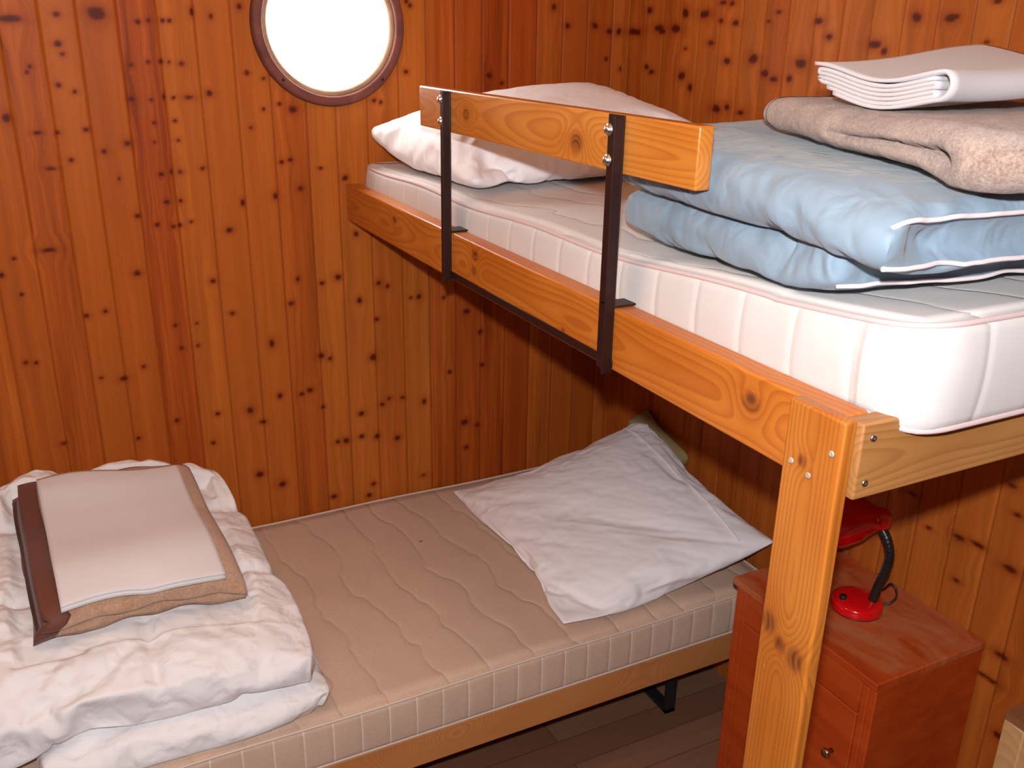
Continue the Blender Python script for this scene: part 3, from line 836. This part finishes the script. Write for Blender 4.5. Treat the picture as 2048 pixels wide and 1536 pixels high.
pa, pb, pc, pd = [np.array(q) for q in ([1.078, 2.500, LZ + .028], [1.038, 1.703, LZ + .028], [1.668, 1.640, LZ + .145], [1.688, 2.30, LZ + .268])]
def patch(u, v):
    return (pb * (1 - u) + pc * u) * (1 - v) + (pa * (1 - u) + pd * u) * v + np.array([0, 0, -.03 * math.sin(math.pi * u)])
V, F = twosided(54, 68, patch, .004)
pins = np.zeros(len(V))
for c in (pa, pb, pc, pd): pins[((V - c) ** 2).sum(1).argmin()] = 1.
V = settle(V, F, 60, room_cols(), pins, shrink=-.022, vol=.040, **{**SOFT, 'bend': .035})
pl = thing('pillow', (1.37, 2.03, LZ), 'white pillow on the lower bed, one end leaning up the wall', 'pillow')
softmesh('pillowcase', V, F, M_PILLOW, pl)
top = V
def on_top(x, y):
    d = (V[:, 0] - x) ** 2 + (V[:, 1] - y) ** 2
    i = np.argsort(d)[:14]
    return V[i, 2].max()
P = smooth_path([(x, y, on_top(x, y) + .0005) for x, y in zip(np.linspace(1.575, 1.600, 9), np.linspace(1.685, 2.30, 9))], 70)
P[1:-1, 2] = (P[:-2, 2] + P[1:-1, 2] + P[2:, 2]) / 3
tube('hem_seam', P, .0026, M_PILLOW, pl, 8)
K = Loaf(pinch([(1.640, 2.10), (1.700, 2.08), (1.702, 2.325), (1.632, 2.325)], 120, .010), (1.67, 2.22), lambda x, y: LZ + .205 + .5 * (x - 1.64) + .30 * (y - 2.2), lambda x, y: LZ + .225 + .5 * (x - 1.64) + .30 * (y - 2.2), lambda x, y: LZ + .16 + .3 * (x - 1.61) + .2 * (y - 2.2), .04, 20)
K.build('pillow_ticking', M_KHAKI, pl)

# upper pillow against the porthole wall
q = rpatch((.890, 1.925), (1.655, 1.955), (1.670, 2.575), (.862, 2.545), lambda x, y: up_top(x, y) + .05 + .05 * sstep(2.2, 2.5, y), 0.)
V, F = twosided(58, 48, q, .01)
pins = np.zeros(len(V))
for c in ((.862, 2.545), (.890, 1.925)): pins[((V[:, :2] - np.array(c)) ** 2).sum(1).argmin()] = 1.
V = settle(V, F, 60, room_cols(False), pins, shrink=-.03, vol=.060, **{**SOFT, 'pf': 24})
pu = thing('pillow', (1.27, 2.26, H - .352), 'plump white pillow behind the guard board on the upper bunk', 'pillow')
softmesh('pillowcase', V, F, M_PILLOW, pu)

SKY, FT, FE, FS, CE, EXPO = 26., (.8, 1.9, H - .65), 134., 150., 12., 0.0
LP, WE = (-.1, 1.42, 2.2), 6.

# ------------------------------------------------------------------ white duvet with its blanket and sheet
def seams(V, ys=(), xs=(), dep=.016, w=.010, mask=None):
    d = np.zeros(len(V))
    wob = .012 * fbm(np.column_stack([V[:, 0] * 7, V[:, 1] * 7, V[:, 2] * 0]), 40, 2)
    for y in ys: d -= dep * np.exp(-np.abs((V[:, 1] + wob - y) / w) ** 1.3)
    for x, y1 in xs: d -= dep * np.exp(-np.abs((V[:, 0] + wob - x) / w) ** 1.3) * sstep(y1 + .05, y1 - .05, V[:, 1])
    return d if mask is None else d * mask

V1, F1 = twosided(46, 62, rpatch((-.165, 1.685), (.440, 1.655), (.450, 2.588), (-.165, 2.588), LZ + .035), .02)
V1 = settle(V1, F1, 44, room_cols(), None, shrink=-.06, vol=.052, **{**SOFT, 'bend': .03})
V2, F2 = twosided(92, 70, rpatch((-.80, 1.70), (.445, 1.668), (.375, 2.590), (-.80, 2.590), lambda x, y: LZ + .19 + .04 * sstep(2, 2.5, y)), .03)
V2 = settle(V2, F2, 42, room_cols() + [collider('lo', V1, F1)], None, shrink=-.055, vol=.150, **{**SOFT, 'bend': .025})
V2[:, 2] += .12 * sstep(2.34, 2.54, V2[:, 1]) * sstep(LZ + .14, LZ + .22, V2[:, 2])
dv_h = height_of(V2)
def tiltz(x, y): return dv_h(np.clip(x, -.5, .36), np.clip(y, 1.80, 2.30)) - .004 + .02 * sstep(2.2, 2.4, y)
inb = (V2[:, 0] > -.17) & (V2[:, 0] < .325) & (V2[:, 1] > 1.825) & (V2[:, 1] < 2.475) & (V2[:, 2] > LZ + .12)
V2[inb, 2] = np.minimum(V2[inb, 2], tiltz(V2[inb, 0], V2[inb, 1]) - .018)
dv = thing('white_duvet', (-.1, 2.13, LZ), 'puffy white duvet folded in two at the foot of the lower bed', 'duvet')
def quilt(V, F, ys, xs, dep=.022):
    F = np.array(F); n = vnormals(V, F)
    return V + n * (seams(V, ys, xs, dep, .017) * sstep(.1, .5, n[:, 2]))[:, None]
V2 = quilt(V2, F2, (2.36, 2.045), ((.085, 1.93),))
nb2 = len(V1)
softmesh('duvet_cover', np.vstack([V1, V2]), np.vstack([np.array(F1), np.array(F2) + nb2]), M_DUVET, dv)

def place2d(ox, oy, ang):
    c, s = math.cos(ang), math.sin(ang)
    return lambda u, w: (ox + c * u - s * w, oy + s * u + c * w)

# tan blanket: u runs along the bed, w towards the wall
bl = thing('folded_blanket', (.09, 2.2, H - 1.2), 'folded tan wool blanket with brown binding on the white duvet', 'blanket')
uw = place2d(-.098, 1.868, math.radians(3.))
def bmap(yv, zv, w):
    # path runs in the depth direction (folds to the front), strip extruded along the bed
    sk = .012 * np.sin(w * 21 + zv * 90)
    u = .400 * w + .010 * np.sin(zv * 140 + yv * 3) * (1 - w)
    u = u - np.where(w < .2, .9 * np.clip(.055 - zv, 0, 1) * .55, 0)
    x, y = uw(u, yv * (1 + .02 * w) + sk * .4)
    edge = np.clip((w - .93) / .07, 0, 1) ** 2
    zc = .036
    return np.column_stack([x, y, tiltz(x, y) + zc + (zv - zc) * (1 - .25 * edge) - .004 * edge])
pth = zigzag(3, .0245, .0, .53, .0105)
pth[:, 0] += np.where(pth[:, 1] > .03, .004, 0)
def bulge(p):
    q = p.copy(); q[:, 1] += .004 * np.sin(p[:, 0] * 14); return q
foldstrip('blanket_body', bulge(pth), .021, bmap, 44, M_WOOL_LO, bl, .085, 1.)
foldstrip('edge_binding', bulge(pth), .0225, bmap, 6, M_BIND, bl, -.02, .084)
# sheet on the blanket
def smap(yv, zv, w):
    x, y = uw2(.330 * w, yv + .006 * np.sin(w * 7))
    z = tiltz(x, y) + .0795 + zv + .005 * np.sin(x * 16 + 2) * sstep(2.1, 2.4, y) + .004 * np.sin(yv * 17) - .006 * np.exp(-((yv) / .03) ** 2) * np.exp(-((w - .52) / .10) ** 2)
    return np.column_stack([x, y, z])
uw2 = place2d(-.072, 1.845, math.radians(2.5))
sh = thing('folded_sheet', (.09, 2.14, H - 1.12), 'white sheet folded square on the tan blanket', 'sheet')
foldstrip('sheet_body', zigzag(5, .0042, .0, .515, .0), .0034, smap, 40, M_SHEET, sh, 0, 1)

# ------------------------------------------------------------------ pale blue duvet
V3, F3 = twosided(60, 62, rpatch((.838, .790), (1.66, .745), (1.66, 1.60), (.915, 1.37), lambda x, y: up_top(x, y) + .05, .05), .02)
def lid(z0, z1):
    return collider('lid', [(0, 2.2, z1), (2, 2.2, z1), (2, .2, z0), (0, .2, z0)], [(0, 1, 2, 3)])
V3 = settle(V3, F3, 40, room_cols(False) + [lid(H - .205, H - .225)], None, shrink=-.06, vol=.056, **{**SOFT, 'bend': .03})
V4, F4 = twosided(60, 56, rpatch((.797, .685), (1.66, .670), (1.66, 1.47), (.87, 1.40), lambda x, y: H - .185 + .01 * sstep(.7, 1.2, y), .05), .012)
V4 = settle(V4, F4, 36, room_cols(False) + [collider('lo', V3, F3), lid(H - .150, H - .120)], None, shrink=-.06, vol=.052, **{**SOFT, 'bend': .03})
bl_h = height_of(V4)
def bkz(x, y): return bl_h(np.clip(x, .86, 1.6), np.clip(y, .74, 1.33)) - .002
bc = math.radians(-111.2)
rel = np.stack([V4[:, 0] - 1.12, V4[:, 1] - 1.28], 1)
bu = rel @ np.array([math.cos(bc), math.sin(bc)]); bw = rel @ np.array([-math.sin(bc), math.cos(bc)])
inb = (bu > -.02) & (bu < .70) & (bw > -.02) & (bw < .53) & (V4[:, 2] > H - .19)
V4[inb, 2] = np.minimum(V4[inb, 2], bkz(V4[inb, 0], V4[inb, 1]) - .006)
bd = thing('blue_duvet', (1.2, 1.1, H - .3), 'pale blue duvet folded thick on the upper bunk mattress', 'duvet')
nb2 = len(V3)
# near end: two piped edges with a hollow between them
def rim_ids(nu, nv, row):
    """vertex rows of a two-layer cover counted in from its v = 0 rim: (top row, bottom row)"""
    k = 0; ids = {}
    for side in (0, 1):
        for i in range(nu):
            for j in range(nv):
                rim = i in (0, nu - 1) or j in (0, nv - 1)
                if rim and side: continue
                ids[(side, i, j)] = k; k += 1
    return [ids[(0, i, row)] for i in range(nu)], [ids[(1, i, row)] for i in range(1, nu - 1)] if row else [], ids
for V, nu, nv, push in ((V3, 60, 62, .022), (V4, 60, 56, .034)):
    for row, w_ in ((0, 1.), (1, .75)):
        t_, b_, _ = rim_ids(nu, nv, row)
        for i in set(t_ + b_): V[i, 1] += push * w_ * sstep(.02, .10, V[i, 0] - V[:, 0].min())
softmesh('duvet_cover', np.vstack([V3, V4]), np.vstack([np.array(F3), np.array(F4) + nb2]), M_BLUE, bd)
for V, F, nu, nv in ((V3, F3, 60, 62), (V4, F4, 60, 56)):
    n = vnormals(V, np.array(F))
    _, _, ids = rim_ids(nu, nv, 2)
    for side in (0, 1):
        seq = [ids[(side, i, 2)] for i in range(2, nu - 2)]
        P = V[seq] + n[seq] * .0005
        P = smooth_path(np.vstack([P[:1], (P[:-2] + P[1:-1] + P[2:]) / 3, P[-1:]]), 160)
        tube('piping', P, .0030, M_BLUEPIPE, bd, 8)

# grey-brown blanket lying askew on the blue duvet
bc = math.radians(-111.2)
def bk(u, w): # u along the long front edge from the far end, w back towards the wall
    fx, fy = math.cos(bc), math.sin(bc)
    return np.array([1.12 + fx * u - fy * w * 1.0, 1.28 + fy * u + fx * w])
def bk_top(x, y): return np.maximum(H - .090 + .004 * np.cos(y * 16), bkz(x, y) + .05)
out = rpoly([bk(.0, .0), bk(.66, .015), bk(.68, .50), bk(.02, .46)], [.05, .07, .05, .05], 560)
K = Loaf(out, bk(.33, .25), lambda x, y: .5 * (bkz(x, y) + bk_top(x, y)), bk_top, lambda x, y: bkz(x, y) + .003, .05, 60, 2.2, 1.9)
rel = np.stack([K.V[:, 0] - 1.12, K.V[:, 1] - 1.28], 1)
uu = rel @ np.array([math.cos(bc), math.sin(bc)]); ww = rel @ np.array([-math.sin(bc), math.cos(bc)])
K.disp(.010 * fbm(K.V * 6, 7, 3) + .003 * fbm(K.V * 60, 8, 2))
K.V[:, 2] = np.maximum(K.V[:, 2], bkz(K.V[:, 0], K.V[:, 1]) + .002)
# fold crease along the front ending in an open eye
cz = .55 * bkz(K.V[:, 0], K.V[:, 1]) + .45 * bk_top(K.V[:, 0], K.V[:, 1])
gz = np.exp(-((K.V[:, 2] - cz) / .007) ** 2) * sstep(.10, .0, ww) * sstep(.25, .40, uu) * sstep(.60, .56, uu)
eye = np.exp(-((uu - .555) / .022) ** 2 - ((K.V[:, 2] - cz) / .012) ** 2) * sstep(.12, .0, ww)
nrm = vnormals(K.V, K.F)
K.V -= nrm * (.026 * gz + .048 * eye)[:, None]
bkt = thing('folded_blanket', (*bk(.33, .25), H - .128), 'thick grey-brown wool blanket folded on the blue duvet', 'blanket')
Vk, Fk = merged([K])
fu = np.array([np.mean(uu[f]) if len(f) < 9 else .3 for f in Fk])
def part(name, sel, mat, push=0.):
    fs = [f for f, s_ in zip(Fk, sel) if s_]
    ids = sorted({i for f in fs for i in f}); mp = {i: k for k, i in enumerate(ids)}
    n = vnormals(K.V, K.F)
    return mk(name, (Vk + n * push)[ids], [[mp[i] for i in f] for f in fs], mat, bkt)
part('blanket_body', fu >= .040, M_WOOL_UP)
part('edge_binding', fu < .046, M_BIND2, .0012)

# white sheet on top, fold ends towards the bunk edge
def tmap(yv, zv, w):
    t = np.clip(w, 0, 1)
    x = 1.085 + .41 * w + .02 * (.25 - yv)
    y = 1.122 - yv + .03 * w + .004 * np.sin(w * 9)
    lift = .034 * t ** 1.3 * (1 - .8 * yv / .27)
    wave = .0095 * np.cos(yv / .27 * 2 * math.pi * 1.02) * (1 - .6 * t) + .005
    return np.column_stack([x + 0 * yv, y, H - .0865 + zv + wave + lift - .003 * np.sin(w * 6)])
inner = zigzag(5, .0058, .012, .224, .0090)
inner[:, 0] += .022 * np.clip((.020 - inner[:, 1]) / .012, 0, 1) * np.clip(1 - inner[:, 0] / .1, 0, 1)
outer = [(.004 + .006 * (1 - math.cos(a)), .0395 - .0085 * (1 - math.cos(a)) * .5 - .004 * math.sin(a)) for a in np.linspace(math.pi, 0, 8)][:0] + [(u, .0395) for u in np.linspace(.0, .235, 26)] + [(.235 + .018 * math.sin(a), .0215 + .018 * math.cos(a)) for a in np.linspace(.15, math.pi - .15, 14)] + [(u, .0035) for u in np.linspace(.235, .045, 22)]
ts = thing('folded_sheet', (1.25, 1.0, H - .08), 'white sheet folded in many layers on the grey-brown blanket', 'sheet')
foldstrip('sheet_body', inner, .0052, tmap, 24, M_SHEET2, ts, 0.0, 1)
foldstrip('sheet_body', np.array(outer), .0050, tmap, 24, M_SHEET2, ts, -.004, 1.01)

# ------------------------------------------------------------------ nightstand
NX, NYA, NYB, NZ = 1.385, 1.0345, 1.468, H - 1.2205
ns = thing('nightstand', (1.55, 1.25, 0), 'red-brown veneered nightstand with worn top beside the lower bed', 'nightstand')
bxx = lambda n, lo, hi, m=M_NIGHT, p=ns, b=.0025: box(n, lo, hi, m, p, b, 2)
topb = bxx('top', (NX - .006, NYA - .002, NZ - .018), (XW - .003, NYB + .012, NZ), M_NIGHTTOP)
bxx('side_panel', (NX, NYA, .0), (XW - .004, NYA + .018, NZ - .0185)); bxx('side_panel', (NX, NYB - .018, .0), (XW - .004, NYB, NZ - .0185))
bxx('back_panel', (XW - .012, NYA + .019, .05), (XW - .005, NYB - .019, NZ - .02))
bxx('stile', (NX - .0005, NYA + .0185, .0), (NX + .018, NYA + .036, NZ - .0185)); bxx('stile', (NX - .0005, NYB - .036, .0), (NX + .018, NYB - .0185, NZ - .0185))
bxx('bottom_shelf', (NX + .019, NYA + .019, .05), (XW - .013, NYB - .019, .066))
bxx('plinth', (NX + .012, NYA + .037, .0), (NX + .024, NYB - .037, .066))
dr = bxx('drawer_front', (NX - .002, NYA + .0375, NZ - .100), (NX + .016, NYB - .0375, NZ - .0195))
dor = bxx('door', (NX - .002, NYA + .0375, .069), (NX + .016, NYB - .0375, NZ - .1030))
lathe('knob', [(0, 0), (.006, 0), (.005, .008), (.009, .013), (.0115, .018), (.009, .023), (0, .025)], M_BRASS, dor, (NX - .002, 1.117, H - 1.455), axis=(-1, 0, 0), seg=20)

# ------------------------------------------------------------------ desk lamp
LX, LY = 1.5507, 1.2538
lamp = thing('desk_lamp', (LX, LY, NZ), 'small red gooseneck desk lamp on the nightstand', 'lamp')
lathe('base', [(0, .001), (.054, .001), (.0572, .003), (.0575, .008), (.0570, .019), (.0545, .0235), (.046, .027), (.030, .0295), (0, .031)], M_RED, lamp, (LX, LY, NZ), seg=64)
lathe('base_pad', [(0, 0), (.056, 0), (.057, .0028), (0, .0028)], M_BLKPL, lamp, (LX, LY, NZ), seg=48)
lathe('switch', [(0, .02), (.0085, .02), (.0085, .034), (.0075, .036), (0, .036)], M_BLKPL, lamp, (LX - .034, LY + .012, NZ), seg=24)
nb0 = (LX + .020, LY - .024, NZ + .024)
npth = smooth_path([nb0, (LX + .024, LY - .030, NZ + .07), (LX + .026, LY - .040, NZ + .115), (LX + .026, LY - .043, NZ + .155), (LX + .024, LY - .030, NZ + .19), (LX + .022, LY - .008, NZ + .213), (LX + .020, LY + .004, NZ + .225)], 70)
rr = .0104 + .0006 * np.sin(np.arange(70) * 2.2)
tube('gooseneck', npth, rr, M_BLKPL, lamp, 14)
ax = Vector((-.10, 1, -.42)).normalized()
sc = Vector((LX + .021, LY - .022, NZ + .236))
shade = lathe('lamp_shade', [(0, .0), (.020, .0), (.025, .006), (.028, .03), (.038, .05), (.055, .078), (.070, .118), (.073, .13), (.071, .13), (.053, .08), (.034, .05), (.0, .045)], M_RED, lamp, sc, axis=ax, seg=48)
bulb = lathe('bulb', [(0, .046), (.012, .046), (.013, .06), (.024, .085), (.026, .10), (.018, .116), (0, .122)], mat_plain('bulb_glass', (.75, .72, .66), .15), shade, sc, axis=ax, seg=24)
tube('cord', smooth_path([(LX + .050, LY - .020, NZ + .008), (LX + .066, LY - .034, NZ + .012), (LX + .078, LY - .040, NZ + .030), (LX + .080, LY - .032, NZ + .050), (LX + .077, LY - .018, NZ + .052), (LX + .082, LY + .0, NZ + .025), (LX + .10, LY + .03, NZ + .004), (XW - .02, LY + .06, NZ + .004)], 70), .0024, M_BLKPL, lamp, 8)

# ------------------------------------------------------------------ small table at the edge of the view
tb = thing('side_table', (1.56, .55, 0), 'pale low table with brown top by the wall in front of the nightstand', 'table')
TZ = H - 1.115
box('table_top', (1.415, .29, TZ - .018), (XW - .005, .793, TZ), M_TABLETOP, tb, .002, 1)
box('apron', (1.417, .3, TZ - .12), (1.435, .76, TZ - .0185), M_TABLE, tb, .002, 1, wood=(1, 2, 0))
for i, (x, y) in enumerate(((1.415, .752), (1.415, .30), (XW - .05, .752), (XW - .05, .30))):
    box('leg', (x, y, 0), (x + .04, y + .04, TZ - .0185), M_TABLE, tb, .002, 1, wood=(2, 1, 0))

# ------------------------------------------------------------------ light, sky, camera
w = bpy.data.worlds.new('World'); S.world = w; w.use_nodes = True
bg = w.node_tree.nodes['Background']; bg.inputs['Color'].default_value = (1, .99, .97, 1); bg.inputs['Strength'].default_value = SKY
def light(name, typ, loc, target, energy, color=(1, 1, 1), **kw):
    d = bpy.data.lights.new(name, typ); d.energy = energy; d.color = color
    for k, v in kw.items(): setattr(d, k, v)
    o = bpy.data.objects.new(name, d); COL.objects.link(o); o.location = loc
    o.rotation_euler = (Vector(target) - Vector(loc)).to_track_quat('-Z', 'Y').to_euler()
    return o
portal = light('porthole_portal', 'AREA', (WC[0], YW + .09, WC[1]), (WC[0], 0, WC[1]), 1, shape='SQUARE', size=.36)
portal.data.cycles.is_portal = True
light('camera_flash', 'SPOT', (-.012, .0, H + .115), FT, FE, (.97, .98, 1), spot_size=math.radians(FS), spot_blend=.7, shadow_soft_size=.018)
light('ceiling_lamp', 'POINT', LP, (0, 0, 0), CE, (1, .76, .55), shadow_soft_size=.2)
light('fill_behind', 'AREA', (-.7, -1.2, 1.75), (.6, 2.4, .9), WE, (1, .86, .84), shape='RECTANGLE', size=1.4, size_y=1.0)  # unseen fill light added to brighten the bedding, no window there

cam = bpy.data.cameras.new('camera'); co = bpy.data.objects.new('camera', cam); COL.objects.link(co)
R_ = [[.8910013, -.4536821, .0170055], [-.1454636, -.3207622, -.9359231], [.4300663, .8314350, -.3517937]]
r, d, f = [Vector(v) for v in R_]
co.matrix_world = Matrix(((r.x, -d.x, -f.x, 0), (r.y, -d.y, -f.y, 0), (r.z, -d.z, -f.z, H), (0, 0, 0, 1)))
cam.sensor_width = 36; cam.lens = 1857.81 / 2048 * 36; cam.clip_start = .02
S.camera = co
S.view_settings.view_transform = 'Standard'; S.view_settings.look = 'None'
S.view_settings.gamma = 1; S.view_settings.use_curve_mapping = False
S.view_settings.exposure = EXPO
S.cycles.max_bounces = 10; S.cycles.diffuse_bounces = 6
